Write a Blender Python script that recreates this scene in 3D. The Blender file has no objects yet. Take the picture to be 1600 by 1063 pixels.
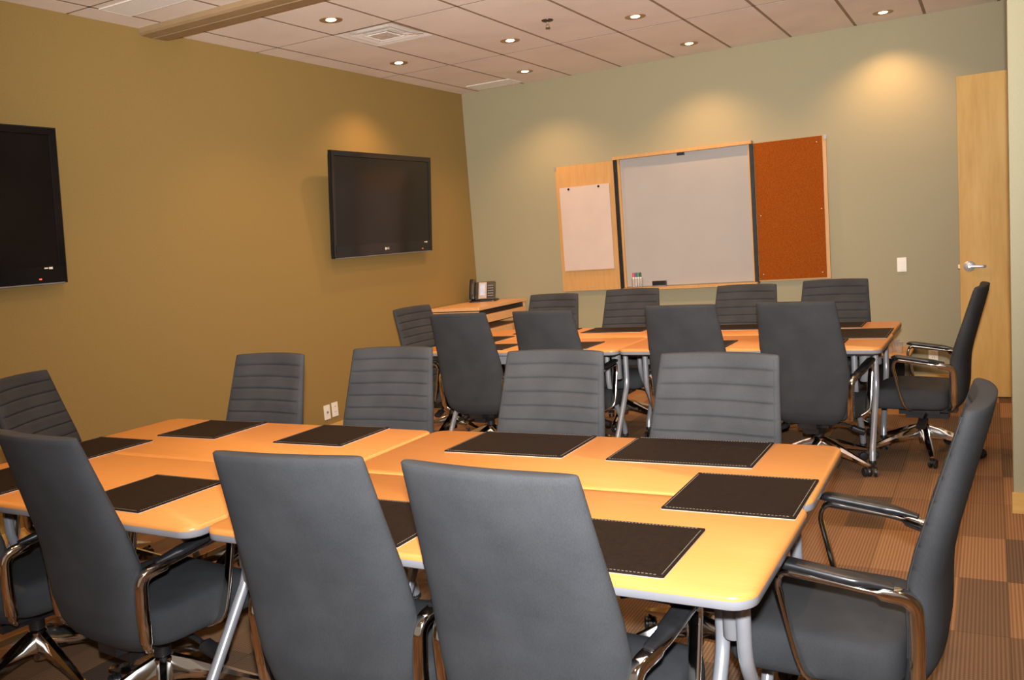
import bpy, bmesh, math, random
from math import sin, cos, pi, radians
from mathutils import Vector, Matrix
S = bpy.context.scene
COL = S.collection
random.seed(4)

# ------------------------------------------------------------------ camera
cam = bpy.data.cameras.new('camera'); cam_o = bpy.data.objects.new('camera', cam); COL.objects.link(cam_o)
cam.sensor_width = 36.0; cam.lens = 1377.24 / 1600 * 36.0; cam.clip_start = 0.02
def cam_axes(yaw, pitch, roll):
    f = Vector((-sin(yaw)*cos(pitch), cos(yaw)*cos(pitch), sin(pitch)))
    r0 = Vector((cos(yaw), sin(yaw), 0)); u0 = r0.cross(f)
    return cos(roll)*r0 + sin(roll)*u0, -sin(roll)*r0 + cos(roll)*u0, f
_r, _u, _f = cam_axes(.5027, -.1129, -.0782)
CP = Vector((4.698, -7.8871, 1.4615))
cam_o.matrix_world = Matrix(((_r.x, _u.x, -_f.x, CP.x), (_r.y, _u.y, -_f.y, CP.y), (_r.z, _u.z, -_f.z, CP.z), (0, 0, 0, 1)))
S.camera = cam_o

# ------------------------------------------------------------------ world, flash, added fill, exposure
w = bpy.data.worlds.new('world'); S.world = w; w.use_nodes = True
w.node_tree.nodes['Background'].inputs[0].default_value = (1.0, .82, .66, 1)
w.node_tree.nodes['Background'].inputs[1].default_value = WORLD = .30
S.view_settings.view_transform = 'Standard'; S.view_settings.look = 'None'
S.view_settings.gamma = 1; S.view_settings.use_curve_mapping = False
S.view_settings.exposure = 0.0
FLASH_W = 200.0           # the camera's own flash, just above the lens
fl = bpy.data.lights.new('camera_flash', 'SPOT'); fl.energy = FLASH_W * 4; fl.color = (.97, .98, 1.0)
fl.spot_size = radians(96); fl.spot_blend = 1.0; fl.shadow_soft_size = .025
fo = bpy.data.objects.new('camera_flash', fl); COL.objects.link(fo)
fd = _f + _r * .03 + _u * .02
fo.location = CP + _u * .13 - _f * .02
fo.rotation_euler = fd.to_track_quat('-Z', 'Y').to_euler()
FILL_W = 1620.0          # added spot at the camera, fill light for the ceiling and upper walls
b2 = bpy.data.lights.new('ceiling_fill', 'SPOT'); b2.energy = FILL_W; b2.color = (1.0, .93, .84)
b2.spot_size = radians(84); b2.spot_blend = 1.0; b2.shadow_soft_size = .04
bo = bpy.data.objects.new('ceiling_fill', b2); COL.objects.link(bo)
bo.location = CP + _u * .16 - _f * .01
bo.rotation_euler = (_f + _u * .43 + _r * .04).to_track_quat('-Z', 'Y').to_euler()
LAMP_W = 64.0            # each recessed halogen downlight
LAMP_C = (1.0, .56, .24)
H = 2.97

# ------------------------------------------------------------------ materials
def mat(name, col, rough=.6, metal=0, spec=.5, emit=None, es=0, fn=None, coat=0):
    m = bpy.data.materials.new(name); m.use_nodes = True
    nt = m.node_tree; b = nt.nodes['Principled BSDF']
    b.inputs['Base Color'].default_value = (*col, 1); b.inputs['Roughness'].default_value = rough
    b.inputs['Metallic'].default_value = metal; b.inputs['Specular IOR Level'].default_value = spec
    if coat: b.inputs['Coat Weight'].default_value = coat
    if emit: b.inputs['Emission Color'].default_value = (*emit, 1); b.inputs['Emission Strength'].default_value = es
    if fn: fn(nt, b)
    return m
def N(nt, t, **k):
    n = nt.nodes.new(t)
    for a, v in k.items(): setattr(n, a, v)
    return n
def coords(nt, scale=(1, 1, 1), which='Object'):
    tc = N(nt, 'ShaderNodeTexCoord'); mp = N(nt, 'ShaderNodeMapping'); mp.inputs['Scale'].default_value = scale
    nt.links.new(tc.outputs[which], mp.inputs[0]); return mp.outputs[0]
def ramp(nt, fac, stops):
    r = N(nt, 'ShaderNodeValToRGB'); e = r.color_ramp.elements
    while len(e) < len(stops): e.new(.5)
    for i, (p, c) in enumerate(stops): e[i].position = p; e[i].color = (*c, 1)
    nt.links.new(fac, r.inputs[0]); return r.outputs[0]
def math_n(nt, op, a, b=None, c=None):
    n = N(nt, 'ShaderNodeMath', operation=op)
    for i, v in enumerate((a, b, c)):
        if v is None: continue
        if isinstance(v, (int, float)): n.inputs[i].default_value = v
        else: nt.links.new(v, n.inputs[i])
    return n.outputs[0]
def noise(nt, vec, scale, detail=4, rough=.5):
    n = N(nt, 'ShaderNodeTexNoise'); n.inputs['Scale'].default_value = scale; n.inputs['Detail'].default_value = detail
    n.inputs['Roughness'].default_value = rough; nt.links.new(vec, n.inputs['Vector']); return n.outputs['Fac']
def bump(nt, b, h, strength=.2, dist=.002):
    n = N(nt, 'ShaderNodeBump'); n.inputs['Strength'].default_value = strength; n.inputs['Distance'].default_value = dist
    nt.links.new(h, n.inputs['Height']); nt.links.new(n.outputs[0], b.inputs['Normal'])
def fn_noise(c1, c2, scale=(1, 1, 1), ns=20, bs=.1, bd=.001, lo=.35, hi=.65, detail=4):
    def f(nt, b):
        v = coords(nt, scale); n = noise(nt, v, ns, detail)
        nt.links.new(ramp(nt, n, [(lo, c1), (hi, c2)]), b.inputs['Base Color'])
        if bs: bump(nt, b, n, bs, bd)
    return f
def fn_fabric(c1, c2):
    def f(nt, b):
        v = coords(nt); big = noise(nt, v, 7, 3)
        fine = noise(nt, coords(nt, (1, 1, .35)), 420, 3, .7)
        s = math_n(nt, 'ADD', math_n(nt, 'MULTIPLY', big, .55), math_n(nt, 'MULTIPLY', fine, .45))
        nt.links.new(ramp(nt, s, [(.36, c1), (.62, c2)]), b.inputs['Base Color'])
        bump(nt, b, fine, .25, .0006)
    return f
def fn_wood(c1, c2, scale=(2, 26, 26), ns=3):
    def f(nt, b):
        v = coords(nt, scale); n = noise(nt, v, ns, 6, .6)
        nt.links.new(ramp(nt, n, [(.3, c1), (.7, c2)]), b.inputs['Base Color'])
    return f
def fn_veneer(nt, b):
    v = coords(nt, (5.5, 5.5, .8)); n = noise(nt, v, 1.8, 6, .6)
    tc = N(nt, 'ShaderNodeTexCoord'); sx = N(nt, 'ShaderNodeSeparateXYZ'); nt.links.new(tc.outputs['Object'], sx.inputs[0])
    leaf = math_n(nt, 'FLOOR', math_n(nt, 'MULTIPLY', sx.outputs[0], 5.32))      # veneer leaves slip-matched across the door
    wn = N(nt, 'ShaderNodeTexWhiteNoise', noise_dimensions='1D'); nt.links.new(leaf, wn.inputs['W'])
    s = math_n(nt, 'ADD', math_n(nt, 'MULTIPLY', n, .85), math_n(nt, 'MULTIPLY', wn.outputs['Value'], .15))
    nt.links.new(ramp(nt, s, [(.28, (.46, .235, .05)), (.45, (.58, .33, .08)), (.68, (.68, .42, .125))]), b.inputs['Base Color'])
def fn_carpet(nt, b):
    tc = N(nt, 'ShaderNodeTexCoord'); sx = N(nt, 'ShaderNodeSeparateXYZ'); nt.links.new(tc.outputs['Object'], sx.inputs[0])
    X, Y = sx.outputs[0], sx.outputs[1]
    TX = math_n(nt, 'FLOOR', math_n(nt, 'MULTIPLY', math_n(nt, 'ADD', X, .265), 2.0))
    TY = math_n(nt, 'FLOOR', math_n(nt, 'MULTIPLY', math_n(nt, 'ADD', Y, 10.14), 2.0))
    def wn(a, b_, seed):
        c = N(nt, 'ShaderNodeCombineXYZ')
        for i, v in enumerate((a, b_, seed)):
            if isinstance(v, (int, float)): c.inputs[i].default_value = v
            else: nt.links.new(v, c.inputs[i])
        n = N(nt, 'ShaderNodeTexWhiteNoise'); nt.links.new(c.outputs[0], n.inputs['Vector']); return n.outputs['Value']
    t1 = wn(TX, TY, 1.5)
    # bands of different tone inside a tile, width about a third of the tile
    bx = math_n(nt, 'FLOOR', math_n(nt, 'MULTIPLY', math_n(nt, 'ADD', X, .265), 6.0))
    t2 = wn(bx, TY, 7.5)
    tone = math_n(nt, 'ADD', math_n(nt, 'MULTIPLY', t1, .5), math_n(nt, 'MULTIPLY', t2, .5))
    base = ramp(nt, tone, [(.12, (.115, .080, .058)), (.35, (.175, .108, .066)), (.58, (.235, .132, .072)), (.88, (.33, .190, .100))])
    st = math_n(nt, 'SINE', math_n(nt, 'MULTIPLY', X, 2*pi/.0128))
    dash = math_n(nt, 'SINE', math_n(nt, 'MULTIPLY', Y, 2*pi/.012))
    stripe = math_n(nt, 'ADD', math_n(nt, 'MULTIPLY', st, .20), math_n(nt, 'MULTIPLY', dash, .07))
    fz = noise(nt, tc.outputs['Object'], 260, 3, .7)
    k = math_n(nt, 'ADD', math_n(nt, 'ADD', .62, stripe), math_n(nt, 'MULTIPLY', fz, .5))
    # thin dark seams
    fx = math_n(nt, 'FRACT', math_n(nt, 'MULTIPLY', math_n(nt, 'ADD', X, .265), 2.0))
    fy = math_n(nt, 'FRACT', math_n(nt, 'MULTIPLY', math_n(nt, 'ADD', Y, 10.14), 2.0))
    sm = math_n(nt, 'MULTIPLY', math_n(nt, 'GREATER_THAN', fx, .008), math_n(nt, 'GREATER_THAN', fy, .006))
    k = math_n(nt, 'MULTIPLY', k, math_n(nt, 'ADD', .6, math_n(nt, 'MULTIPLY', sm, .4)))
    mx = N(nt, 'ShaderNodeVectorMath', operation='SCALE'); nt.links.new(base, mx.inputs[0]); nt.links.new(k, mx.inputs['Scale'])
    nt.links.new(mx.outputs[0], b.inputs['Base Color']); bump(nt, b, k, .5, .003)
def fn_tile(nt, b):
    v = coords(nt); n = noise(nt, v, 170, 3, .8); g = noise(nt, v, 2.5, 2)
    s = math_n(nt, 'ADD', math_n(nt, 'MULTIPLY', n, .7), math_n(nt, 'MULTIPLY', g, .3))
    nt.links.new(ramp(nt, s, [(.32, (.66, .59, .53)), (.5, (.84, .77, .71)), (.7, (.88, .81, .75))]), b.inputs['Base Color'])
    bump(nt, b, n, .35, .002)

M = dict(
    wall_gold=mat('wall_gold', (.34, .225, .085), .75, fn=fn_noise((.245, .158, .044), (.268, .174, .050), ns=120, bs=.12, bd=.0006)),
    wall_sage=mat('wall_sage', (.50, .45, .31), .65, fn=fn_noise((.300, .270, .165), (.318, .286, .177), ns=120, bs=.12, bd=.0006)),
    tile=mat('ceiling_tile', (.7, .62, .55), .95, fn=fn_tile),
    grid=mat('ceiling_grid', (.42, .33, .25), .7, fn=fn_noise((.27, .19, .13), (.30, .22, .155), ns=9, bs=0)),
    carpet=mat('carpet', (.2, .1, .05), .95, spec=.1, fn=fn_carpet),
    fabric=mat('grey_fabric', (.12, .12, .125), .9, spec=.2, fn=fn_fabric((.029, .0305, .0335), (.043, .0445, .048))),
    wood=mat('maple_laminate', (.8, .5, .2), .33, spec=.4, fn=fn_wood((.52, .222, .053), (.57, .250, .068), (1.2, 34, 34))),
    wood_edge=mat('maple_board', (.75, .47, .2), .45, fn=fn_wood((.47, .255, .085), (.54, .305, .115), (14, 14, 1.5))),
    wood_case=mat('maple_casework', (.75, .42, .18), .4, fn=fn_wood((.66, .36, .15), (.74, .42, .19), (14, 1.5, 14))),
    door=mat('birch_veneer', (.7, .5, .25), .5, spec=.25, fn=fn_veneer),
    base_wood=mat('maple_trim', (.7, .5, .25), .5, spec=.25, fn=fn_wood((.54, .32, .09), (.62, .38, .12), (1.5, 14, 14))),
    band=mat('silver_edge_band', (.52, .51, .52), .35, fn=fn_noise((.20, .20, .22), (.235, .235, .255), ns=6, bs=0)),
    silver=mat('silver_paint', (.55, .56, .59), .28, metal=.45, fn=fn_noise((.33, .34, .37), (.38, .39, .42), ns=8, bs=0)),
    housing=mat('grey_plastic', (.2, .2, .21), .4, fn=fn_noise((.17, .17, .18), (.21, .21, .22), ns=9, bs=0)),
    chrome=mat('polished_chrome', (.72, .69, .66), .1, metal=1, fn=fn_noise((.70, .67, .64), (.76, .73, .70), ns=4, bs=0)),
    satin=mat('satin_nickel', (.62, .62, .64), .3, metal=.55, fn=fn_noise((.60, .60, .62), (.66, .66, .68), ns=8, bs=0)),
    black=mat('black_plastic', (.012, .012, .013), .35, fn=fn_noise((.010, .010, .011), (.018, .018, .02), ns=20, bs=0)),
    gloss=mat('gloss_black', (.006, .006, .007), .12, fn=fn_noise((.005, .005, .006), (.008, .008, .009), ns=5, bs=0)),
    screen=mat('dark_screen', (.012, .011, .011), .16, spec=.4, fn=fn_noise((.006, .0055, .0055), (.008, .007, .007), ns=4, bs=0)),
    leather=mat('brown_leather', (.045, .026, .018), .6, spec=.09, fn=fn_noise((.0095, .0058, .0040), (.015, .009, .0062), ns=90, bs=.25, bd=.0008)),
    thread=mat('pale_thread', (.2, .16, .13), .8, fn=fn_noise((.16, .13, .10), (.20, .165, .13), ns=30, bs=0)),
    pale=mat('pale_highlight_and_panel', (.75, .62, .52), .6, fn=fn_noise((.42, .33, .27), (.46, .37, .30), ns=20, bs=0)),  # painted edge highlight of the desk pads; also the phone's beige panel
    white=mat('whiteboard_enamel', (.72, .70, .71), .22, fn=fn_noise((.365, .345, .330), (.38, .36, .345), ns=3, bs=0)),
    paper=mat('flip_chart_paper', (.80, .72, .66), .7, fn=fn_noise((.52, .42, .37), (.55, .445, .385), ns=5, bs=0)),
    cork=mat('cork', (.4, .15, .04), .95, spec=.1, fn=fn_noise((.20, .044, .004), (.29, .072, .008), ns=130, bs=.4, bd=.001)),
    plate=mat('white_plastic', (.78, .74, .66), .4, fn=fn_noise((.76, .72, .64), (.8, .76, .68), ns=8, bs=0)),
    lens=mat('light_diffuser_off', (.74, .74, .74), .35, fn=fn_noise((.90, .94, .97), (.93, .97, 1.0), ns=60, bs=.2)),
    vent=mat('white_metal_vent', (.70, .66, .62), .4, fn=fn_noise((.68, .64, .6), (.72, .68, .64), ns=8, bs=0)),
    bronze=mat('bronze_trim', (.36, .24, .13), .4, metal=.4, fn=fn_noise((.33, .22, .12), (.38, .26, .14), ns=8, bs=0)),
    dark_bronze=mat('dark_bronze', (.05, .03, .02), .35, metal=.5, fn=fn_noise((.045, .028, .02), (.06, .036, .026), ns=8, bs=0)),
    track=mat('painted_track', (.30, .20, .11), .5, fn=fn_noise((.28, .19, .10), (.32, .215, .12), ns=8, bs=0)),
    lamp=mat('halogen_glow', (1, .8, .5), .4, emit=(1, .72, .42), es=14, fn=None),
    red=mat('red_cap', (.6, .05, .05), .4, fn=fn_noise((.55, .04, .04), (.62, .06, .06), ns=9, bs=0)),
    blue=mat('blue_cap', (.05, .09, .3), .4, fn=fn_noise((.04, .08, .26), (.06, .1, .32), ns=9, bs=0)),
    green=mat('green_cap', (.03, .22, .1), .4, fn=fn_noise((.03, .2, .09), (.04, .24, .11), ns=9, bs=0)),
    dgreen=mat('dark_cap', (.02, .06, .03), .4, fn=fn_noise((.02, .05, .025), (.03, .07, .035), ns=9, bs=0)),
    lcd=mat('phone_screen', (.35, .4, .55), .3, emit=(.5, .56, .75), es=.25, fn=fn_noise((.3, .36, .5), (.42, .46, .6), ns=60, bs=0)),
    led=mat('standby_led', (.8, .05, .02), .4, emit=(1, .08, .03), es=3),
    glass=mat('clear_glass', (.95, .95, .95), .05, fn=None),
)
M['glass'].node_tree.nodes['Principled BSDF'].inputs['Transmission Weight'].default_value = .9

# ------------------------------------------------------------------ helpers
def obj(name, bm, m, parent=None, smooth=True, ang=35, bevel=0, bseg=2):
    if bevel:
        es = [e for e in bm.edges if len(e.link_faces) == 2 and e.calc_face_angle(0) > radians(40)]
        bmesh.ops.bevel(bm, geom=es, offset=bevel, segments=bseg, profile=.6, affect='EDGES', clamp_overlap=True)
    bmesh.ops.recalc_face_normals(bm, faces=bm.faces)
    me = bpy.data.meshes.new(name)
    for f in bm.faces: f.smooth = smooth
    if smooth:
        for e in bm.edges:
            if len(e.link_faces) == 2 and e.calc_face_angle(0) > radians(ang): e.smooth = False
    bm.to_mesh(me); bm.free()
    for mm in (m if isinstance(m, (list, tuple)) else [m]): me.materials.append(mm)
    o = bpy.data.objects.new(name, me); COL.objects.link(o)
    if parent: o.parent = parent
    return o
def box(bm, x0, x1, y0, y1, z0, z1, mi=0, mtx=None):
    co = [(x0, y0, z0), (x1, y0, z0), (x1, y1, z0), (x0, y1, z0), (x0, y0, z1), (x1, y0, z1), (x1, y1, z1), (x0, y1, z1)]
    v = [bm.verts.new(mtx @ Vector(c) if mtx else c) for c in co]
    for q in ((0, 3, 2, 1), (4, 5, 6, 7), (0, 1, 5, 4), (1, 2, 6, 5), (2, 3, 7, 6), (3, 0, 4, 7)):
        f = bm.faces.new([v[i] for i in q]); f.material_index = mi
    return bm
def B(*a, **k): return box(bmesh.new(), *a, **k)
def rings(bm, rs, cap0=True, cap1=True, closed=True, mi=0):
    vs = [[bm.verts.new(p) for p in r] for r in rs]; n = len(rs[0])
    for a, b in zip(vs, vs[1:]):
        for i in range(n if closed else n-1):
            f = bm.faces.new((a[i], a[(i+1) % n], b[(i+1) % n], b[i])); f.material_index = mi
    if cap0: bm.faces.new(vs[0][::-1]).material_index = mi
    if cap1: bm.faces.new(vs[-1]).material_index = mi
    return bm
def smooth_path(pts, r, seg=5):
    pts = [Vector(p) for p in pts]; out = [pts[0]]
    for i in range(1, len(pts)-1):
        a, b, c = pts[i-1], pts[i], pts[i+1]
        d = min(r, (a-b).length*.45, (c-b).length*.45)
        p, q = b+(a-b).normalized()*d, b+(c-b).normalized()*d
        for k in range(seg+1):
            t = k/seg; out.append(p*(1-t)**2 + b*2*t*(1-t) + q*t*t)
    out.append(pts[-1]); return out
def tube(bm, pts, rad, seg=12, ref=None, flat=None, mi=0):
    """round tube, or (flat=(w,t)) a rounded flat bar whose wide side lies along ref"""
    pts = [Vector(p) for p in pts]; rs = []; prev = None
    for i, p in enumerate(pts):
        t = (pts[min(i+1, len(pts)-1)] - pts[max(i-1, 0)]).normalized()
        if ref is not None: n = (Vector(ref) - t*Vector(ref).dot(t)).normalized()
        else:
            if prev is None: n = t.orthogonal().normalized()
            else: n = (prev - t*prev.dot(t)).normalized()
            prev = n
        b = t.cross(n); ring = []
        rr = rad[i] if isinstance(rad, (list, tuple)) else rad
        for k in range(seg):
            a = 2*pi*k/seg
            if flat:
                fw, ft = flat[i] if isinstance(flat, list) else flat
                ca, sa = cos(a), sin(a)
                ring.append(p + n*fw/2*math.copysign(abs(ca)**.55, ca) + b*ft/2*math.copysign(abs(sa)**.55, sa))
            else: ring.append(p + n*rr*cos(a) + b*rr*sin(a))
        rs.append(ring)
    return rings(bm, rs, mi=mi)
def lathe(bm, prof, c=(0, 0, 0), axis='Z', seg=24, mi=0, cap0=True, cap1=True):
    rs = []
    for r, h in prof:
        ring = []
        for k in range(seg):
            a = 2*pi*k/seg; x, y = r*cos(a), r*sin(a)
            p = {'Z': (x, y, h), 'X': (h, x, y), 'Y': (x, h, y)}[axis]
            ring.append((p[0]+c[0], p[1]+c[1], p[2]+c[2]))
        rs.append(ring)
    return rings(bm, rs, cap0, cap1, mi=mi)
def rrect(w_, d, r, z, seg=6, cx=0, cy=0):
    out = []
    for sx, sy, a0 in ((1, 1, 0), (-1, 1, 90), (-1, -1, 180), (1, -1, 270)):
        for k in range(seg+1):
            a = radians(a0+90*k/seg)
            out.append((cx+sx*(w_/2-r)+r*cos(a), cy+sy*(d/2-r)+r*sin(a), z))
    return out
def thing(name, label, cat, loc=(0, 0, 0), rotz=0, group=None):
    o = bpy.data.objects.new(name, None); COL.objects.link(o); o.empty_display_size = .1
    o.location = loc; o.rotation_euler = (0, 0, rotz); o['label'] = label; o['category'] = cat
    if group: o['group'] = group
    return o
def tag(o, label, cat, group=None):
    o['label'] = label; o['category'] = cat
    if group: o['group'] = group
    return o
def struct(o): o['kind'] = 'structure'; return o
def dup(root, loc, rotz, label, group=None, scale=None, swivel=None):
    r = root.copy(); COL.objects.link(r); r.location = loc; r.rotation_euler = (0, 0, rotz); r['label'] = label
    if group: r['group'] = group
    if scale: r.scale = scale
    for ch in list(root.children):
        c = ch.copy(); COL.objects.link(c); c.parent = r
        if swivel and ch.name.split('.')[0] in ('star_base', 'caster'): c.rotation_euler = (0, 0, swivel)
        for g in list(ch.children):
            d = g.copy(); COL.objects.link(d); d.parent = c
    return r
def mesh_obj_text(name, s, size, m, parent, mtx, ext=.0006):
    cu = bpy.data.curves.new(name, 'FONT'); cu.body = s; cu.size = size; cu.extrude = ext; cu.align_x = 'CENTER'; cu.align_y = 'CENTER'
    t = bpy.data.objects.new(name, cu); COL.objects.link(t)
    dg = bpy.context.evaluated_depsgraph_get(); me = bpy.data.meshes.new_from_object(t.evaluated_get(dg))
    bpy.data.objects.remove(t); me.transform(mtx); me.materials.clear(); me.materials.append(m)
    o = bpy.data.objects.new(name, me); COL.objects.link(o); o.parent = parent; return o

# ------------------------------------------------------------------ room shell
XR, YF, XF = 4.87, -10.6, 7.2
struct(obj('floor', B(-.1, XF, YF, .1, -.08, 0), M['carpet'], smooth=False))
struct(obj('wall_left', B(-.12, 0, YF, 0, 0, H+.1), M['wall_gold'], smooth=False))
struct(obj('wall_back', B(-.12, XF, 0, .12, 0, H+.1), M['wall_sage'], smooth=False))
wr = B(4.775, 4.842, -3.25, -3.0, 0, H+.1); box(wr, 4.842, 5.2, -3.21, -3.0, 0, H+.1); box(wr, 4.87, 5.2, -3.0, -1.36, 0, H+.1)
box(wr, 4.87, 5.2, -.44, 0, 0, H+.1); box(wr, 4.87, 5.2, -1.36, -.44, 2.42, H+.1); box(wr, 5.2, XF, -3.21, -3.0, 0, H+.1)
struct(obj('wall_right', wr, M['wall_sage'], smooth=False))
struct(obj('wall_far_right', B(XF, XF+.1, YF, 0, 0, H+.1), M['wall_sage'], smooth=False))
struct(obj('baseboard_right', B(4.768, 5.6, -3.262, -3.25, 0, .1), M['base_wood'], smooth=False, bevel=.003))
bb = B(.59, 4.45, -.012, 0, 0, .1)
struct(obj('baseboard_back', bb, M['base_wood'], smooth=False, bevel=.003))
struct(obj('baseboard_left', B(0, .012, YF, -.97, 0, .1), M['base_wood'], smooth=False, bevel=.003))

# ceiling: 20 x 60 inch tiles in a grid
GX0, GY0, TW, TL = .2031, -1.3423, .508, 1.524
xs = [0.0]; x = GX0
while x < XF: xs.append(x); x += TW
xs.append(XF)
ys = [0.0]; y = GY0
while y > YF: ys.append(y); y -= TL
ys.append(YF)
DX0, DX1, DY0, DY1 = GX0+TW, GX0+2*TW, GY0-TL, GY0-TL+TW   # diffuser cell
cb = B(-.1, XF+.1, YF-.1, .1, H+.02, H+.08, mi=1)
for x in xs[1:-1]: box(cb, x-.011, x+.011, YF, 0, H-.0055, H+.02, mi=1)
for y in ys[1:-1]: box(cb, 0, XF, y-.008, y+.008, H-.0055, H+.02, mi=1)
box(cb, 0, .012, YF, 0, H-.0055, H+.02, mi=0); box(cb, 0, XF, -.012, 0, H-.0055, H+.02, mi=0)
for i in range(len(xs)-1):
    for j in range(len(ys)-1):
        x0, x1, y1, y0 = xs[i]+.0115, xs[i+1]-.0115, ys[j]-.0085, ys[j+1]+.0085
        if i == 2 and j == 1: y1 = DY1+.0 if False else y1; box(cb, x0, x1, DY1+.010, y1, H-.006, H+.015); box(cb, x0, x1, DY1-.008, DY1+.008, H-.0055, H+.02, mi=1); continue
        box(cb, x0, x1, y0, y1, H-.006, H+.015)
struct(obj('ceiling', cb, [M['tile'], M['grid']], smooth=False))

# operable-partition track across the ceiling
tk = thing('ceiling_track', 'long brown partition track running across the ceiling from the gold wall', 'ceiling track', (0, -3.78, H-.006))
obj('rail', rings(bmesh.new(), [[(xx, yy, zz) for yy, zz in ((-.12, 0), (-.12, -.030), (-.105, -.042), (-.03, -.048), (-.03, -.030), (-.012, -.030), (-.012, -.048), (.10, -.044), (.12, -.03), (.12, 0))] for xx in (.004, XF-.01)]), M['track'], tk, smooth=False)
obj('slot_liner', B(.006, XF-.02, -.0295, -.0125, -.034, -.031), M['black'], tk, smooth=False)

# ceiling light panels (switched off)
for nm, (x0, x1, y0, y1), lb in (('a', (GX0+.004, GX0+2*TW, -4.335, -4.12), 'unlit pale light panel in the ceiling above the left television, before the brown track'),
                                 ('b', (.275, .745, -.36, -.115), 'unlit pale light panel in the ceiling corner above the telephone')):
    o = thing('ceiling_light_panel', lb, 'light panel', ((x0+x1)/2, (y0+y1)/2, H-.006), group='unlit ceiling panels')
    w_, d_ = x1-x0, y1-y0
    obj('diffuser', B(-w_/2+.008, w_/2-.008, -d_/2+.008, d_/2-.008, -.006, 0), M['lens'], o, smooth=False)
    fb = B(-w_/2, w_/2, -d_/2, -d_/2+.007, -.007, 0); box(fb, -w_/2, w_/2, d_/2-.007, d_/2, -.007, 0)
    box(fb, -w_/2, -w_/2+.007, -d_/2+.007, d_/2-.007, -.007, 0); box(fb, w_/2-.007, w_/2, -d_/2+.007, d_/2-.007, -.007, 0)
    obj('frame', fb, M['vent'], o, smooth=False)

# square louvre diffuser
dv = thing('ceiling_air_diffuser', 'square white stepped air diffuser set in the ceiling between the downlights', 'air vent', ((DX0+DX1)/2, (DY0+DY1)/2, H), group=None)
obj('plenum', B(-.24, .24, -.24, .24, .012, .018), M['tile'], dv, smooth=False)
def cone_frame(r0, z0, r1, z1, th=.003):
    bm = bmesh.new(); q = lambda r, z: [(-r, -r, z), (r, -r, z), (r, r, z), (-r, r, z)]
    return rings(bm, [q(r0, z0), q(r1, z1), q(r1-.004, z1), q(r0-.006, z0+th), q(r0, z0)], False, False)
obj('outer_frame', cone_frame(.248, -.008, .192, .011), M['vent'], dv, smooth=False)
obj('louvre', cone_frame(.176, -.013, .128, .010), M['vent'], dv, smooth=False)
obj('louvre', cone_frame(.112, -.016, .086, .006), M['vent'], dv, smooth=False)
obj('centre_cap', B(-.08, .08, -.08, .08, -.016, -.010), M['vent'], dv, smooth=False, bevel=.004)
wbm = bmesh.new()
for s in (-1, 1): tube(wbm, [(-.2*s, .2, 0), (0, 0, -.016), ], .002, 6)
obj('wire', wbm, M['chrome'], dv)

# downlights
def downlight_parts(o):
    obj('trim_ring', lathe(bmesh.new(), [(.050, -.008), (.072, -.0105), (.075, -.0075), (.075, -.006), (.050, -.0065)], cap0=False, cap1=False, seg=32), M['bronze'], o)
    obj('reflector', lathe(bmesh.new(), [(.051, -.0085), (.034, -.0068), (.030, -.0068)], cap0=False, cap1=False, seg=32), M['bronze'], o)
    obj('bulb', lathe(bmesh.new(), [(.034, -.0067), (.026, -.0115), (.012, -.013)], seg=24), M['lamp'], o)
    l = bpy.data.lights.new('halogen', 'SPOT'); l.energy = LAMP_W; l.color = LAMP_C; l.spot_size = radians(122); l.spot_blend = .9; l.shadow_soft_size = .03
    lo = bpy.data.objects.new('halogen', l); COL.objects.link(lo); lo.parent = o; lo.location = (0, 0, -.03)
DL = [(.967, -3.19, 'second from the left wall, nearest the brown track'), (.478, -1.755, 'close to the gold wall above the right television'),
      (1.511, -1.751, 'beyond the square air diffuser, left of the sprinkler'), (1.014, -.551, 'near the back wall above the flip chart panel'),
      (2.504, -1.714, 'to the right of the sprinkler'), (2.519, -.48, 'near the back wall above the whiteboard'), (3.998, -.34, 'near the back wall toward the birch door'),
      # beyond the top edge of the photograph, lighting the room
      (3.5, -1.75, 'in the row of the sprinkler, nearest the right wall'), (2.45, -3.19, 'above the gap between the tables, middle of the row'), (3.95, -3.19, 'above the gap between the tables, nearest the right wall'),
      (1.5, -5.0, 'above the left end of the near table'), (3.0, -5.0, 'above the middle of the near table'), (4.5, -5.0, 'above the right end of the near table'),
      (.6, -6.6, 'behind the near chairs, by the gold wall'), (2.2, -6.6, 'behind the near chairs, left of the camera'), (5.8, -6.6, 'to the right of the camera'), (3.0, -8.6, 'behind the camera, left side'), (5.4, -8.8, 'behind the camera, right side')]
d0 = None
for x, y, t in DL:
    lb = 'small round bronze-rimmed lit downlight ' + t
    if d0 is None:
        d0 = thing('recessed_downlight', lb, 'downlight', (x, y, H), group='recessed halogen downlights'); downlight_parts(d0)
    else: dup(d0, (x, y, H), 0, lb)
sp = thing('fire_sprinkler', 'small dark pendent sprinkler head hanging from the ceiling between downlights', 'sprinkler', (1.998, -2.103, H-.006))
obj('escutcheon', lathe(bmesh.new(), [(.042, 0), (.040, -.006), (.022, -.012), (.012, -.014)]), M['dark_bronze'], sp)
sb = lathe(bmesh.new(), [(.010, -.012), (.009, -.030), (.004, -.032)], seg=12)
for s in (-1, 1): tube(sb, smooth_path([(.009*s, 0, -.028), (.016*s, 0, -.040), (.004*s, 0, -.052)], .006), .0022, 8)
obj('frame', sb, M['chrome'], sp)
obj('deflector', lathe(bmesh.new(), [(.006, -.051), (.018, -.053), (.018, -.055), (.004, -.056)], seg=16), M['dark_bronze'], sp)

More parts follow.
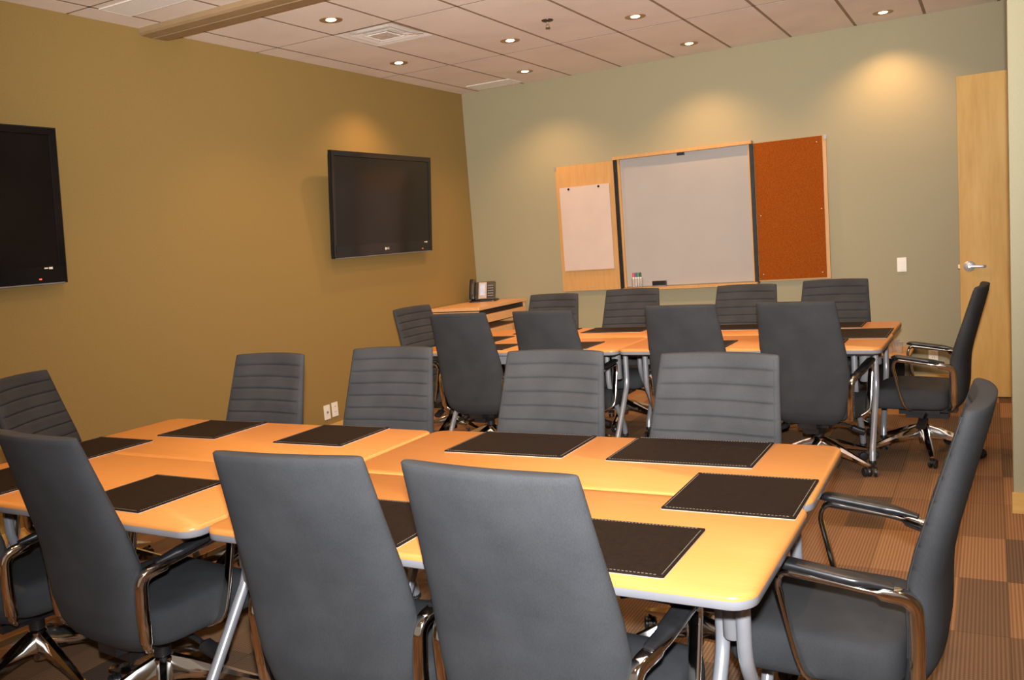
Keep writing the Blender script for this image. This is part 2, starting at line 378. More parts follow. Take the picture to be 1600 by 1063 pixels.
# ------------------------------------------------------------------ door leaf, standing open, and handle
dr = B(4.49, 4.846, -.445, -.40, .008, 2.395)
door = struct(obj('door_1', dr, M['door'], smooth=False, bevel=.002)); 
hb = lathe(bmesh.new(), [(.040, 0), (.040, -.008), (.034, -.013), (.016, -.016), (.014, -.045), (.010, -.050)], c=(4.553, -.445, 1.0), axis='Y')
obj('rosette', hb, M['satin'], door)
lv = tube(bmesh.new(), smooth_path([(4.553, -.487, 1.0), (4.60, -.490, .998), (4.648, -.485, .996), (4.662, -.475, .996)], .02), 0, 12, ref=(0, 0, 1), flat=[(.024, .014)]*1+[(.022, .013)]*12+[(.016, .01)]*1)
obj('lever_handle', lv, M['satin'], door)
obj('latch', B(4.476, 4.491, -.432, -.412, .985, 1.015), M['bronze'], door, smooth=False, bevel=.003)
hg = bmesh.new()
for z in (.25, 1.2, 2.15): tube(hg, [(4.852, -.452, z-.05), (4.852, -.452, z+.05)], .007, 10)
obj('hinge', hg, M['chrome'], door)
tf = B(4.857, 4.87, -.50, -.40, 0, 2.44); struct(obj('trim_1', tf, M['door'], smooth=False, bevel=.002))

# ------------------------------------------------------------------ televisions
def television(yc, label, xb=.075, xt=.145, zb=1.42, zt=2.275, W=1.43):
    # local frame: X across (viewer's left to right), Y up, Z out of the screen
    up = Vector((xt-xb, 0, zt-zb)).normalized(); across = Vector((0, 1, 0)); out = across.cross(up)
    o = thing('television', label, 'television', (0, 0, 0), group='wall-mounted televisions')
    c = Vector(((xb+xt)/2, yc, (zb+zt)/2)); Ht = (Vector((xt-xb, 0, zt-zb))).length
    mt = Matrix(((across.x, up.x, out.x, c.x), (across.y, up.y, out.y, c.y), (across.z, up.z, out.z, c.z), (0, 0, 0, 1)))
    if out.x < 0: raise RuntimeError
    o.matrix_world = mt
    w2, h2 = W/2, Ht/2
    fb = bmesh.new()   # bezel ring
    def q(a, b, z): return [(-a, -b, z), (a, -b, z), (a, b, z), (-a, b, z)]
    rings(fb, [q(w2, h2, -.03), q(w2, h2, -.004), q(w2-.006, h2-.006, 0), q(w2-.040, h2-.040, -.002), q(w2-.045, h2-.045, -.012)], True, False)
    obj('bezel', fb, M['gloss'], o, smooth=False)
    # wide lower bezel strip
    obj('lower_bezel', B(-w2+.03, w2-.03, -h2+.012, -h2+.10, -.010, .001), M['gloss'], o, smooth=False, bevel=.003)
    obj('screen', B(-w2+.044, w2-.044, -h2+.05, h2-.044, -.014, -.008), M['screen'], o, smooth=False)
    obj('housing', rings(bmesh.new(), [q(w2-.012, h2-.012, -.028), q(w2-.02, h2-.03, -.05), q(w2-.25, h2-.16, -.068)]), M['black'], o, smooth=False)
    sv = thing_part_strip(o, w2, h2)
    mesh_obj_text('logo', 'LG', .026, M['plate'], o, Matrix.Translation((.012, -h2+.052, .0016)))
    lg = lathe(bmesh.new(), [(.012, 0), (.012, .0008)], seg=20); bmesh.ops.translate(lg, verts=lg.verts, vec=(-.022, -h2+.052, .0012))
    obj('logo_disc', lg, M['plate'], o)
    obj('power_led', B(w2-.175, w2-.160, -h2+.024, -h2+.030, .0, .0022), M['led'], o, smooth=False)
    sb = B(w2-.14, w2-.118, -h2+.083, -h2+.090, .001, .0018); box(sb, w2-.112, w2-.09, -h2+.080, -h2+.092, .001, .0018)
    obj('sticker', sb, M['plate'], o, smooth=False)
    # wall bracket reaches back to the wall
    mi = mt.inverted(); br = bmesh.new()
    for yy in (-.2, .2):
        for zz in (-.12, .12):
            a = Vector((.002, yc+yy, c.z+zz)); bq = mt @ Vector((0, 0, -.06)); bq.y = a.y; bq.z = a.z
            tube(br, [mi @ a, mi @ bq], .016, 8)
    pl = [(.002, yc-.3, c.z-.2), (.002, yc+.3, c.z-.2), (.002, yc+.3, c.z+.2), (.002, yc-.3, c.z+.2)]
    rings(br, [[mi @ Vector(p) for p in pl], [mi @ (Vector(p)+Vector((.012, 0, 0))) for p in pl]])
    obj('wall_bracket', br, M['black'], o, smooth=False)
    return o
def thing_part_strip(o, w2, h2):
    return obj('chrome_strip', B(-w2+.02, w2-.02, -h2-.004, -h2+.012, -.012, -.002), M['housing'], o, smooth=False, bevel=.003)
television(-1.605, 'black flat television on the gold wall near the corner, above the credenza side')
television(-5.375, 'black flat television cut off by the left edge of the photo', W=1.43)

# ------------------------------------------------------------------ whiteboard cabinet, opened wings
wb = thing('whiteboard_cabinet', 'open whiteboard cabinet with flip chart wing and cork wing on the back wall', 'whiteboard', (1.0, 0, .9))
def L(bm, x0, x1, y0, y1, z0, z1): return box(bm, x0-1.0, x1-1.0, y0, y1, z0-.9, z1-.9)
obj('board_surface', L(bmesh.new(), 1.672, 2.858, -.030, -.002, .935, 2.122), M['white'], wb, smooth=False)
fr = L(bmesh.new(), 1.612, 2.895, -.075, -.002, 2.123, 2.152); L(fr, 1.650, 1.672, -.055, -.002, .93, 2.123); L(fr, 2.858, 2.872, -.05, -.002, .93, 2.123)
obj('frame', fr, M['wood_edge'], wb, smooth=False, bevel=.002)
tr = L(bmesh.new(), 1.655, 2.900, -.105, -.002, .902, .928)
obj('pen_tray', tr, M['wood_edge'], wb, smooth=False, bevel=.003)
for x0, x1 in ((1.612, 1.649), (2.873, 2.905)):
    h = L(bmesh.new(), x0, x1, -.062, -.002, .915, 2.122)
    for k in range(52):
        z = .94+k*.0225
        for dz in (0,): L(h, (x0+x1)/2-.003, (x0+x1)/2+.003, -.0645, -.062, z, z+.006)
    obj('piano_hinge', h, M['black'], wb, smooth=False)
lw = obj('flip_chart_wing', L(bmesh.new(), 1.004, 1.610, -.044, -.012, .918, 2.122), M['wood_edge'], wb, smooth=False, bevel=.002)
rw = L(bmesh.new(), 2.907, 3.503, -.044, -.012, .930, 2.125)
rwo = obj('cork_wing', rw, M['wood_edge'], wb, smooth=False, bevel=.002)
ck = obj('cork_panel', L(bmesh.new(), 2.910, 3.474, -.0475, -.0445, .940, 2.123), M['cork'], rwo, smooth=False); 
for px, pz in ((3.43, 2.075), (3.45, 1.52), (2.945, 1.50), (2.945, .99), (3.44, .985)):
    pb = lathe(bmesh.new(), [(.0045, -.0478), (.0045, -.052), (.002, -.056)], c=(px-1.0, 0, pz-.9), axis='Y', seg=10); obj('push_pin', pb, M['plate'], rwo)
for px, pz in ((1.004, 2.108), (3.496, 2.112)):
    o = L(bmesh.new(), px-.008, px+.012, -.050, -.0445, pz-.02, pz+.016); obj('corner_clip', o, M['silver'], lw if px < 2 else rwo, smooth=False, bevel=.002)
pad = tag(obj('flip_chart_pad', box(bmesh.new(), -.257, .257, -.014, 0, -.8, 0), M['paper'], smooth=False, bevel=.0015), 'blank flip chart paper pad hung on the maple wing of the board', 'paper pad')
pad.location = (1.302, -.046, 1.918)
for sx in (-.16, .15):
    k = lathe(bmesh.new(), [(.011, -.014), (.011, -.019), (.006, -.023)], c=(sx, 0, -.018), axis='Y', seg=14); obj('hanging_knob', k, M['black'], pad)
cl = thing('paper_clip_holder', 'black clip fixed at the top middle of the whiteboard', 'clip', (2.257, -.031, 2.118))
obj('clip_body', B(-.034, .034, -.012, 0, -.020, .002), M['black'], cl, smooth=False, bevel=.003)
ce = bmesh.new()
for s in (-.02, .02): lathe(ce, [(.010, -.010), (.010, -.024)], c=(s, 0, -.008), axis='Y', seg=12)
obj('clip_roller', ce, M['black'], cl)
er = thing('whiteboard_eraser', 'black felt eraser standing on the tray of the whiteboard', 'eraser', (2.005, -.078, .9285))
obj('grip', B(-.065, .065, -.022, .012, .012, .052), M['black'], er, smooth=False, bevel=.006); obj('felt', B(-.062, .062, -.018, .008, 0, .013), M['housing'], er, smooth=False, bevel=.002)
mh = thing('marker_holder', 'clear plastic marker holder standing on the whiteboard tray beside the eraser', 'holder', (1.785, -.072, .9285))
obj('clear_cup', rings(bmesh.new(), [rrect(.106, .034, .008, 0), rrect(.108, .036, .008, .085), rrect(.104, .032, .007, .085), rrect(.102, .030, .007, .003)]), M['glass'], mh)
for k, (c, nm) in enumerate((('red', 'red'), ('blue', 'blue'), ('green', 'green'), ('dgreen', 'dark green'))):
    mk = thing('whiteboard_marker', 'white marker with %s cap upright in the clear holder' % nm, 'marker', (1.785-.0345+.023*k, -.072, .933), group='markers in the clear holder')
    obj('barrel', lathe(bmesh.new(), [(.0085, 0), (.0092, .004), (.0092, .096)], seg=14), M['plate'], mk)
    obj('cap', lathe(bmesh.new(), [(.0102, .092), (.0102, .128), (.007, .134)], seg=14), M[c], mk)

# ------------------------------------------------------------------ wall plates
def plate(name, loc, rotz, label, kind, w_=.07, h=.115):
    o = thing(name, label, 'switch' if kind == 'switch' else 'socket', loc, rotz)
    obj('cover_plate', B(-w_/2, w_/2, -.006, 0, -h/2, h/2), M['plate'], o, smooth=False, bevel=.002)
    if kind == 'switch':
        for zz in (-.03, 0, .03): obj('button', B(-.022, .022, -.009, -.006, zz-.011, zz+.011), M['plate'], o, smooth=False, bevel=.001)
    elif kind == 'socket':
        for zz in (-.022, .022):
            f = obj('receptacle', B(-.017, .017, -.008, -.006, zz-.014, zz+.014), M['plate'], o, smooth=False, bevel=.003)
            s = bmesh.new(); box(s, -.008, -.005, -.0088, -.008, zz-.002, zz+.008); box(s, .005, .008, -.0088, -.008, zz-.002, zz+.008); obj('slot', s, M['black'], o, smooth=False)
    else:
        obj('jack', lathe(bmesh.new(), [(.009, -.006), (.009, -.012), (.004, -.014)], axis='Y', seg=14), M['housing'], o)
    return o
plate('wall_control_plate', (4.053, 0, 1.012), 0, 'white wall control plate with buttons left of the birch door', 'switch')
plate('wall_socket', (4.27, 0, .262), 0, 'white wall socket low on the back wall behind the far right chair', 'socket')
plate('wall_jack_plate', (0, -2.51, .205), radians(90), 'white plate with a round jack low on the gold wall, left of its pair', 'jack')
plate('wall_socket', (0, -2.413, .21), radians(90), 'white socket plate low on the gold wall, right of its pair', 'socket')

# ------------------------------------------------------------------ credenza + phone
cr = thing('credenza', 'low maple credenza in the far left corner holding the telephone', 'cabinet', (.30, -.49, 0))
obj('worktop', B(-.28, .275, -.475, .475, .842, .870), M['wood_case'], cr, smooth=False, bevel=.003)
cs = B(-.28, .26, -.472, -.45, 0, .832); box(cs, -.28, .26, .45, .472, 0, .832); box(cs, -.28, -.26, -.45, .45, 0, .832); box(cs, -.26, .25, -.45, .45, .42, .44); box(cs, -.26, .25, -.45, .45, .06, .08); box(cs, -.26, .25, -.45, .45, .63, .648)
obj('carcass', cs, M['wood_case'], cr, smooth=False)
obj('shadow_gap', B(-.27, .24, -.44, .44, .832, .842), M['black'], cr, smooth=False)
obj('slot_shade', B(-.25, .245, -.44, .44, .776, .831), M['black'], cr, smooth=False)  # black filler block standing in for the shade inside the slot
obj('drawer_front', B(.250, .272, -.45, .45, .715, .790), M['wood_case'], cr, smooth=False, bevel=.002)
for y0, y1 in ((-.45, -.003), (.003, .45)):
    dd = obj('cabinet_door', B(.262, .292, y0, y1, .085, .652), M['wood_case'], cr, smooth=False, bevel=.002)
    obj('handle', tube(bmesh.new(), [(.300, (y1-.06 if y0 < -.1 else y0+.06), .47), (.300, (y1-.06 if y0 < -.1 else y0+.06), .57)], .005, 8), M['chrome'], dd)
ph_s = 1.18
ph = thing('desk_telephone', 'black desk telephone with a lit display on the credenza in the corner', 'telephone', (.20, -.22, .870), radians(18))
bs = rings(bmesh.new(), [rrect(.235, .17, .03, 0), rrect(.235, .17, .03, .010), rrect(.21, .15, .03, .016)]); obj('base', bs, M['black'], ph)
def slab(x0, x1, y0, z0, y1, z1, th):  # tilted slab from front-bottom to back-top
    d = Vector((0, y1-y0, z1-z0)).normalized(); n = Vector((0, -d.z, d.y)) * th
    bm = bmesh.new(); pr = [Vector((0, y0, z0)), Vector((0, y1, z1)), Vector((0, y1, z1))-n, Vector((0, y0, z0))-n]
    return rings(bm, [[(x, p.y, p.z) for p in pr] for x in (x0, x1)])
obj('body', slab(-.10, .105, -.065, .018, .005, .165, .035), M['black'], ph, smooth=False, bevel=.008)
obj('stand', slab(-.05, .06, .045, .012, .02, .13, .02), M['black'], ph, smooth=False)
dp = obj('display_panel', slab(-.035, .035, -.064, .026, .003, .160, -.004), M['pale'], ph, smooth=False, bevel=.002)
obj('display', slab(-.022, .022, -.056, .052, -.006, .148, -.0055), M['lcd'], dp, smooth=False)
kb = bmesh.new()
for r in range(5):
    for c in range(3):
        t = .15+.14*r; yy = -.065+.07*t; zz = .018+.147*t
        box(kb, .048+c*.016, .060+c*.016, yy-.006, yy+.0, zz+.003, zz+.013)
obj('keypad', kb, M['housing'], ph, smooth=False)
ph.scale = (ph_s,)*3
hs = tube(bmesh.new(), smooth_path([(-.085, -.075, .030), (-.088, -.075, .055), (-.088, -.025, .150), (-.085, .0, .185)], .03), 0, 14, ref=(1, 0, 0), flat=[(.052, .036)]*3+[(.040, .026)]*0+[(.048, .030)]*20)
obj('handset', hs, M['black'], ph)

# ------------------------------------------------------------------ low fridge cabinet behind the far table + glasses
fc = thing('small_refrigerator', 'small black fridge under a maple shelf, behind the right end of far table', 'refrigerator', (3.86, -.27, 0))
obj('fridge_body', B(-.235, .235, -.20, .25, .03, .315), M['black'], fc, smooth=False, bevel=.006)
obj('fridge_door', B(-.235, .235, -.245, -.203, .035, .312), M['gloss'], fc, smooth=False, bevel=.006)
ft = bmesh.new()
for sx in (-.2, .2):
    for sy in (-.16, .2): lathe(ft, [(.016, 0), (.014, .032)], c=(sx, sy, 0), seg=10)
obj('foot', ft, M['black'], fc)
sh = tag(obj('maple_shelf', box(bmesh.new(), -.255, .275, -.26, .26, 0, .022), M['wood_edge'], smooth=False, bevel=.002), 'narrow maple shelf board lying on top of the small black fridge', 'shelf'); sh.location = (3.86, -.265, .3155)
g0 = None
for k, (gx, gy) in enumerate(((3.90, -.36), (3.975, -.35), (4.045, -.37), (3.93, -.27), (4.01, -.26))):
    lb = 'clear glass tumbler on the maple shelf, ' + ('front left of the group', 'front middle of the group', 'front right of the group', 'rear left of the group', 'rear right of the group')[k]
    if g0 is None:
        g0 = tag(obj('glass_tumbler', lathe(bmesh.new(), [(.026, 0), (.033, .085), (.0315, .085), (.0245, .004)], seg=20, cap1=True), M['glass']), lb, 'glass', 'clear tumblers on the shelf'); g0.location = (gx, gy, .338)
    else:
        g = g0.copy(); COL.objects.link(g); g.location = (gx, gy, .338); g['label'] = lb

# ------------------------------------------------------------------ tables
TA, TD, TZ = 1.524, .6096, .735
def make_table(hand):      # hand: on which side of each leg pair the near-reaching tube sits
    o = thing('training_table', '', 'table')
    o['group'] = 'maple folding conference tables'
    w2, d2 = TA/2, TD/2
    top = rings(bmesh.new(), [rrect(TA, TD, .055, TZ-.0125), rrect(TA, TD, .055, TZ-.009), rrect(TA-.005, TD-.005, .0525, TZ-.003), rrect(TA-.014, TD-.014, .048, TZ)])
    obj('tabletop', top, M['wood'], o, ang=50)
    eb = rings(bmesh.new(), [rrect(TA-.012, TD-.012, .049, TZ-.034), rrect(TA-.002, TD-.002, .054, TZ-.030), rrect(TA-.0005, TD-.0005, .055, TZ-.0125)])
    obj('edge_band', eb, M['band'], o, ang=50)
    bm = B(-w2+.14, w2-.14, -.045, .045, TZ-.085, TZ-.045); obj('crossbar', bm, M['black'], o, smooth=False, bevel=.004)
    if hand > 0: obj('cable_tray', B(-w2+.22, w2-.22, -.20, -.12, TZ-.105, TZ-.035), M['band'], o, smooth=False, bevel=.004)
    for s in (-1, 1):
        xo = s*(w2-(.075 if hand > 0 else .095)); xi = s*(w2-(.18 if hand > 0 else .162)); xm = (xo+xi)/2
        obj('support_bracket', B(min(xo, xi)-.02, max(xo, xi)+.02, -.20, .20, TZ-.055, TZ-.034), M['black'], o, smooth=False, bevel=.004)
        hr = .031 if hand > 0 else .023; h = lathe(bmesh.new(), [(hr-.003, TZ-.235), (hr, TZ-.23), (hr, TZ-.05)], c=(xm, 0, 0), seg=20); obj('hinge_housing', h, M['housing'], o)
        for xx, sy in ((max(xo, xi), -hand), (min(xo, xi), hand)):
            pth = smooth_path([(xx, -sy*.03, TZ-.05), (xx, -sy*.03, .46), (xx, sy*.195, .14), (xx, sy*.207, .075)], .05, 7)
            lg = obj('leg', tube(bmesh.new(), pth, .0175, 14), M['silver'], o)
            cs = lathe(bmesh.new(), [(.0175, .090), (.019, .084), (.019, .074), (.010, .072), (.008, .050)], c=(xx, sy*.207, 0), seg=14)
            for q in (-.016, .016):
                lathe(cs, [(.018, -.0085), (.0265, -.007), (.0275, 0), (.0265, .007), (.018, .0085)], c=(xx+q, sy*.207-.012, .0275), axis='X', seg=18)
            obj('caster', cs, M['black'], lg)
            obj('caster_cap', lathe(bmesh.new(), [(.013, .0245), (.015, .0265), (.010, .028)], c=(xx, sy*.207-.012, .0275), axis='X', seg=16), M['silver'], lg)
    return o
TB = [(3.5221, -5.9376, -.0059, 1, 'maple training table at the near right, its corner nearest the camera'),
      (3.5197, -5.3200, .0077, 0, 'maple training table in the near group, far right one'),
      (1.9825, -5.3215, -.0200, 0, 'maple training table in the near group, far left one along the gold wall'),
      (1.9800, -5.9350, -.0200, 0, 'maple training table in the near group, near left one'),
      (3.4191, -2.5402, -.0180, 0, 'maple training table in the far group, near right one facing the gap'),
      (3.4140, -1.9250, -.0120, 0, 'maple training table in the far group, closest to the cork board side'),
      (1.8870, -1.9230, -.0070, 0, 'maple training table in the far group, nearest the credenza'),
      (1.8910, -2.5341, -.0060, 0, 'maple training table in the far group, near left one')]
t0 = make_table(-1); t1 = make_table(1)
for k, (x, y, th, fl_, lb) in enumerate(TB):
    if k == 0:
        t0.location = (x, y, 0); t0.rotation_euler = (0, 0, th+pi*fl_); t0['label'] = lb
    elif k == 4: t1.location = (x, y, 0); t1.rotation_euler = (0, 0, th); t1['label'] = lb
    else: dup(t0 if k < 4 else t1, (x, y, 0), th+pi*fl_, lb)

# ------------------------------------------------------------------ desk pads
def desk_pad(x0, x1, y0, y1, label, group, rot=0):
    w_, d = x1-x0, y1-y0
    o = thing('desk_pad', label, 'desk pad', ((x0+x1)/2, (y0+y1)/2, TZ), rot, group)
    obj('leather_top', rings(bmesh.new(), [rrect(w_, d, .004, .0015, 2), rrect(w_, d, .004, .0045, 2), rrect(w_-.002, d-.002, .003, .0055, 2)]), M['leather'], o, ang=30)
    obj('edge_highlight', rings(bmesh.new(), [rrect(w_+.001, d+.001, .004, 0, 2), rrect(w_+.001, d+.001, .004, .0016, 2)]), M['pale'], o, ang=30)  # pale rim layer, paints the flash highlight along the pad edges
    st = bmesh.new(); e = .007
    n = int((w_-.02)/.009)
    for i in range(n):
        xx = -w_/2+.012+i*.009
        for yy in (-d/2+e, d/2-e): box(st, xx, xx+.0055, yy-.0008, yy+.0008, .0055, .0062)
    n = int((d-.02)/.009)
    for i in range(n):
        yy = -d/2+.012+i*.009
        for xx in (-w_/2+e, w_/2-e): box(st, xx-.0008, xx+.0008, yy, yy+.0055, .0055, .0062)
    obj('stitching', st, M['thread'], o, smooth=False)
    return o
FG, BG = 'brown desk pads on the near tables', 'brown desk pads on the far tables'
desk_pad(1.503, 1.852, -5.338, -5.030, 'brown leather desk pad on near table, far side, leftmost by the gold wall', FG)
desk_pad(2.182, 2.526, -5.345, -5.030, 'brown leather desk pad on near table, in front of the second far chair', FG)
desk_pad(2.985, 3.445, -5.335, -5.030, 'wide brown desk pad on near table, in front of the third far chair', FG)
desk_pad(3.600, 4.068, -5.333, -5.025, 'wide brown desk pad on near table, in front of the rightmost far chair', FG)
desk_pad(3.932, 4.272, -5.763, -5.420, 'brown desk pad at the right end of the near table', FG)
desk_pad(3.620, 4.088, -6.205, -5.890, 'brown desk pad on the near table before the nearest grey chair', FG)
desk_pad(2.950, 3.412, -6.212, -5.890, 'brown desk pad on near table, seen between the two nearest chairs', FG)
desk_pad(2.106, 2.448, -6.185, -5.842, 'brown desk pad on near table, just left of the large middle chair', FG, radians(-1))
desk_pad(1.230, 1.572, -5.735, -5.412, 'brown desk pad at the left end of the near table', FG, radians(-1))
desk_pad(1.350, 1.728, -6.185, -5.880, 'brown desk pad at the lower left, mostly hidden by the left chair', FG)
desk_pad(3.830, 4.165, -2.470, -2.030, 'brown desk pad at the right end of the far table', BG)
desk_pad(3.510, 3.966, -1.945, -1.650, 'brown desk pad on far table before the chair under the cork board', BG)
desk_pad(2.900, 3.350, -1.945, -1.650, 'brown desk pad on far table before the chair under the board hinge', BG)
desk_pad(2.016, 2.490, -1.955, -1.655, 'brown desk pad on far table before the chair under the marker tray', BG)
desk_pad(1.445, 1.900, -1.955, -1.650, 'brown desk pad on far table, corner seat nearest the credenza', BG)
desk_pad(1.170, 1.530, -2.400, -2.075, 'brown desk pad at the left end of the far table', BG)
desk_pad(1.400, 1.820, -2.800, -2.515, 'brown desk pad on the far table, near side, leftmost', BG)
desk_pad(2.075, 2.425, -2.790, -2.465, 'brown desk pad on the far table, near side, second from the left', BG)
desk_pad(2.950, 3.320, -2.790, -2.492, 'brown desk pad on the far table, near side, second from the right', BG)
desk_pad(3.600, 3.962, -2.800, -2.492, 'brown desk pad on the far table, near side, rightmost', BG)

# ------------------------------------------------------------------ chairs
def lerp(z, zs, vs):
    if z <= zs[0]: return vs[0]
    for a, b, p, q in zip(zs, zs[1:], vs, vs[1:]):
        if z <= b:
            t = (z-a)/(b-a); return p+(q-p)*t
    return vs[-1]
ZS = [.305, .33, .37, .45, .52, .60, .68, .75, .82, .90, .97, 1.0]
HW = [.155, .190, .212, .232, .243, .249, .2445, .239, .233, .2265, .2215, .219]
CY = [-.155, -.172, -.186, -.194, -.195, -.199, -.216, -.236, -.256, -.279, -.299, -.308]
TH = [.040, .058, .070, .078, .080, .078, .072, .066, .060, .054, .048, .044]
def make_backrest():
    seams = [.955-.0535*i for i in range(10)]
    NU = 21; rs = []
    zs = {.305 + .0139*i for i in range(50)}
    zs = {z for z in zs if all(abs(z-q) > .007 for q in seams)}
    for q in seams:
        for d in (-.0065, -.003, 0, .003, .0065):
            if .31 < q+d < .998: zs.add(q+d)
    zs.add(1.0); zs = sorted(zs)
    def ring(z, k=1.0, dz=0):
        hw, cy, th = lerp(z, ZS, HW)-(1-k)*.012, lerp(z, ZS, CY), lerp(z, ZS, TH)*k
        sag = .018 + .012*max(0, min(1, (z-.55)/.4))
        groove = 0
        for s in seams:
            d = abs(z-s)
            if d < .0062: groove = max(groove, 1-d/.0062)
        out = []
        us = [-cos(pi*i/(NU-1)) for i in range(NU)]
        for u in us:                        # front, left to right
            pr = (max(0, 1-abs(u)**8))**.5
            flat = min(1, (1-abs(u))/.12)
            out.append((hw*u, cy - sag*(1-u*u) + th/2*pr - .0060*groove*flat, z+dz+(.004*(1-u*u) if z > .6 else 0)*max(0, (z-.6)/.4)))
        for u in us[::-1][1:-1]:            # rear
            pr = (max(0, 1-abs(u)**8))**.5
            out.append((hw*u, cy - sag*(1-u*u) - th/2*pr, z+dz+(.004*(1-u*u) if z > .6 else 0)*max(0, (z-.6)/.4)))
        return out
    rs.append(ring(.305, .35, -.008)); rs.append(ring(.305, .75, -.004))
    for z in zs[:-1]: rs.append(ring(z))
    rs.append(ring(1.0, .97, .0015)); rs.append(ring(1.0, .86, .004)); rs.append(ring(1.0, .62, .006)); rs.append(ring(1.0, .3, .007))
    return rings(bmesh.new(), rs)
def make_seam(s):
    pts = []
    for i in range(27):
        z = .40+.59*i/26; hw, cy, th = lerp(z, ZS, HW), lerp(z, ZS, CY), lerp(z, ZS, TH)
        pts.append((s*hw*.93, cy-(.018+.012*max(0, min(1, (z-.55)/.4)))*.135+th*.3325, z))
    return tube(bmesh.new(), pts, .0016, 6)
def superring(w_, d, z, cy, e=.32, n=36, crown=0):
    out = []
    for k in range(n):
        a = 2*pi*k/n; ca, sa = cos(a), sin(a)
        x = w_/2*math.copysign(abs(ca)**e, ca); y = d/2*math.copysign(abs(sa)**e, sa)
        out.append((x, cy+y, z))
    return out
def make_seat():
    rs = []; D, W, CYs = .44, .49, .055
    for z, k in ((.322, .86), (.318, .93), (.326, .975), (.345, 1), (.385, 1), (.412, .992), (.428, .965), (.437, .90), (.442, .75), (.444, .5), (.445, .2)):
        r = superring(W*k if k > .7 else W*k, D*k, z, CYs)
        rs.append([(x, y, zz - (.035*max(0, (y-.14)/.13)**2 if zz > .37 else 0) - (.006 if zz > .4 and y < 0 else 0)) for x, y, zz in r])
    return rings(bmesh.new(), rs)
def make_arm(s):
    X = s*.272
    pts = [(s*.215, -.175, .325), (s*.240, -.190, .345), (s*.246, -.196, .46), (s*.252, -.192, .568), (X+s*.006, -.09, .590), (X+s*.004, .100, .615), (X-s*.004, .118, .575), (X-s*.006, .082, .41), (X-s*.008, .062, .345), (s*.215, .04, .318), (s*.12, .03, .318)]
    pth = smooth_path(pts, .035, 6)
    fl_ = []
    for p in pth:
        if p.y < -.12: fl_.append((.034, .036 if p.z > .36 else .02))
        elif p.z > .6: fl_.append((.038, .024 if p.y < .09 else .019))
        else: fl_.append((.032, .015))
    return tube(bmesh.new(), pth, 0, 14, ref=(1, 0, 0.001), flat=fl_)
def make_pad(s):
    X = s*.282; rs = []
    pts = smooth_path([(X-s*.016, -.150, .598), (X-s*.002, -.06, .612), (X-s*.004, .09, .633), (X-s*.006, .122, .630)], .03, 5)
    n = len(pts); fl_ = [(.020+.028*min(1, 4*min(i, n-1-i)/(n-1)+.25), .022 if 0 < i < n-1 else .008) for i in range(n)]
    return tube(bmesh.new(), pts, 0, 14, ref=(1, 0, 0), flat=fl_)
def make_base():
    bm = lathe(bmesh.new(), [(.024, .075), (.027, .085), (.036, .150), (.036, .182), (.028, .190)], seg=20)
    for k in range(5):
        a = radians(-93+72*k); d = Vector((cos(a), sin(a), 0)); n = Vector((-sin(a), cos(a), 0)); rs = []
        for r, zt, zb, w_ in ((.020, .190, .110, .025), (.09, .168, .108, .023), (.18, .132, .092, .019), (.26, .100, .074, .016), (.315, .080, .062, .014), (.328, .073, .064, .010)):
            rs.append([d*r+n*w_*q+Vector((0, 0, zz)) for q, zz in ((-1, zb), (1, zb), (1, zb+.6*(zt-zb)), (.45, zt), (-.45, zt), (-1, zb+.6*(zt-zb)))])
        rings(bm, rs)
    return bm
def make_caster(k):
    a = radians(-93+72*k); c = Vector((cos(a), sin(a), 0))*.312; ax = Vector((cos(a+1.1), sin(a+1.1), 0)); bm = bmesh.new()
    fw = Vector((-ax.y, ax.x, 0)); cc = c+fw*.012
    tube(bm, [c+Vector((0, 0, .062)), c+Vector((0, 0, .040))], .0065, 8)
    for q in (-1, 1):
        pts = [cc+ax*q*t+Vector((0, 0, .0265)) for t in (.006, .009, .017, .0215, .023)]
        tube(bm, pts, [.020, .0262, .0265, .0225, .012], 18)
    rings(bm, [[cc+ax*t+fw*(.024*cos(b))+Vector((0, 0, .030+.022*sin(b))) for b in [pi*i/8 for i in range(9)]] for t in (-.007, .007)])
    return bm
def make_chair():
    o = thing('conference_chair', '', 'chair'); o['group'] = 'grey upholstered conference chairs'
    obj('backrest', make_backrest(), M['fabric'], o, ang=60)
    for s in (-1, 1): obj('side_seam', make_seam(s), M['fabric'], o)
    obj('seat', make_seat(), M['fabric'], o, ang=60)
    for s in (-1, 1):
        a = obj('armrest', make_arm(s), M['chrome'], o, ang=50); a['label'] = 'chrome loop armrest'
        obj('arm_pad', make_pad(s), M['black'], a, ang=50)
    mb = B(-.09, .09, -.10, .12, .262, .300); box(mb, -.045, .045, -.14, .09, .232, .262); box(mb, -.13, .13, -.17, .17, .300, .320); box(mb, -.05, .05, -.185, -.10, .27, .315)
    obj('tilt_mechanism', mb, M['black'], o, smooth=False, bevel=.006)
    for s, yy in ((1, .03), (-1, -.03)):
        lv = tube(bmesh.new(), smooth_path([(s*.08, yy, .27), (s*.15, yy, .262), (s*.20, yy+.01, .235), (s*.245, yy+.015, .222)], .03), 0, 10, ref=(0, 1, 0), flat=[(.016, .014)]*7+[(.05, .030)]*20)
        obj('lever', lv, M['black'], o)
    obj('gas_column', lathe(bmesh.new(), [(.027, .185), (.027, .235), (.022, .24), (.022, .262)], seg=18), M['black'], o)
    bs = obj('star_base', make_base(), M['chrome'], o, ang=30); bs['label'] = 'chrome five-star base'
    for k in range(5): obj('caster', make_caster(k), M['black'], o)
    return o
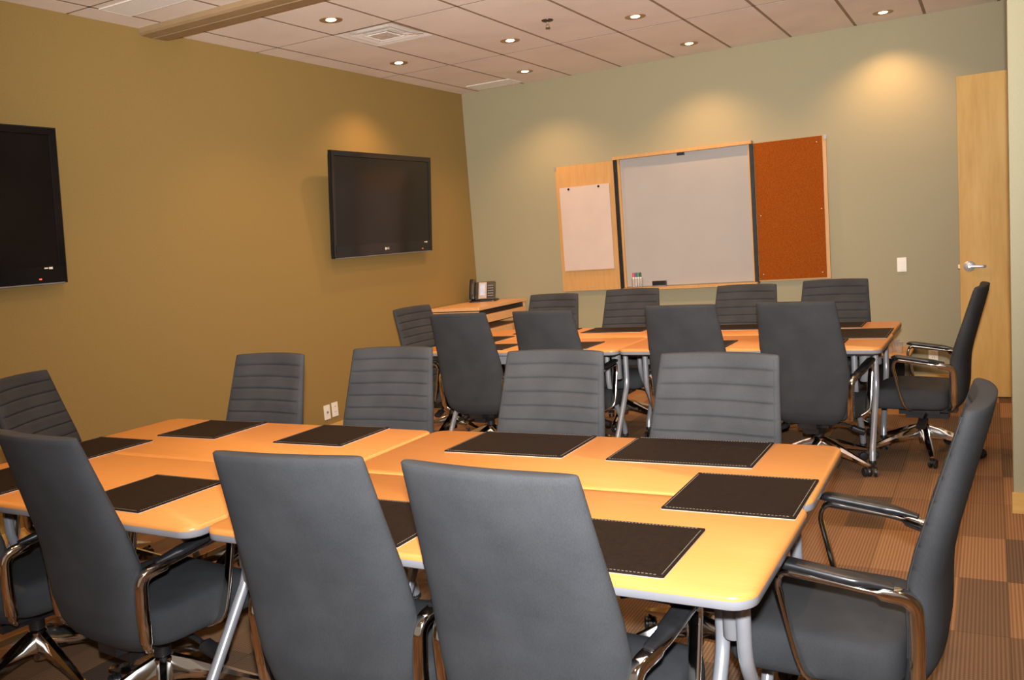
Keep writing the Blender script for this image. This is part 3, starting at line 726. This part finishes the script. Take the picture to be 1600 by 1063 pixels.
CH = [ # top-centre x, y, heading degrees, label   (top centre lies .31 behind the base)
 (3.783, -6.381, -4.4, 'grey high-back chair nearest the camera, smooth back turned to us, at the near table'),
 (3.236, -6.374, 3.6, 'grey high-back chair seen from behind, middle of the near row at the near table'),
 (2.231, -6.333, -6.3, 'dark grey chair seen from behind at the lower left, whole back visible'),
 (1.590, -6.350, -5.0, 'dark grey chair cut off by the left edge at the bottom of the photo'),
 (1.653, -4.767, 179.0, 'grey ribbed-front chair across the near table, leftmost, against the gold wall'),
 (2.252, -4.597, 182.3, 'grey ribbed-front chair across the near table, beside the two low wall plates'),
 (3.158, -4.748, 176.9, 'grey ribbed-front chair across the near table, second from the right'),
 (3.848, -4.856, 173.2, 'light grey ribbed-front chair across the near table, rightmost and largest'),
 (1.641, -1.580, 175.3, 'grey ribbed chair beyond the far table, right beside the credenza'),
 (2.227, -1.382, 179.7, 'grey ribbed chair beyond the far table, under the marker tray'),
 (3.142, -1.492, 174.8, 'grey ribbed chair beyond the far table, under the right whiteboard hinge'),
 (3.731, -1.364, 177.7, 'grey ribbed chair beyond the far table, under the cork board'),
 (1.592, -2.958, -1.4, 'dark chair seen from behind at the far table, in front of the credenza'),
 (2.223, -2.976, -5.8, 'dark chair seen from behind at the far table, second from the left'),
 (3.091, -2.908, -3.6, 'dark chair seen from behind at the far table, second from the right'),
 (3.753, -2.945, -9.3, 'dark chair seen from behind at the far table, rightmost with its chrome arm showing'),
 (.775, -2.308, -94.5, 'brownish grey chair at the left end of the far table, ribs showing'),
 (4.636, -2.255, 86.0, 'grey chair in profile at the right end of the far table before the birch door'),
 (4.655, -5.514, 88.2, 'grey chair in profile at the right end of the near table, arms toward the table'),
 (.693, -5.411, -66.5, 'dark ribbed chair at the left end of the near table, by the gold wall')]
c0 = make_chair()
for k, (x, y, deg, lb) in enumerate(CH):
    th = radians(deg); loc = (x-.307*sin(th)*1.0, y+.307*cos(th), 0)
    if k == 0: c0.location = loc; c0.rotation_euler = (0, 0, th); c0['label'] = lb
    else: dup(c0, loc, th, lb, swivel=0 if k == 17 else radians((k*29) % 72))
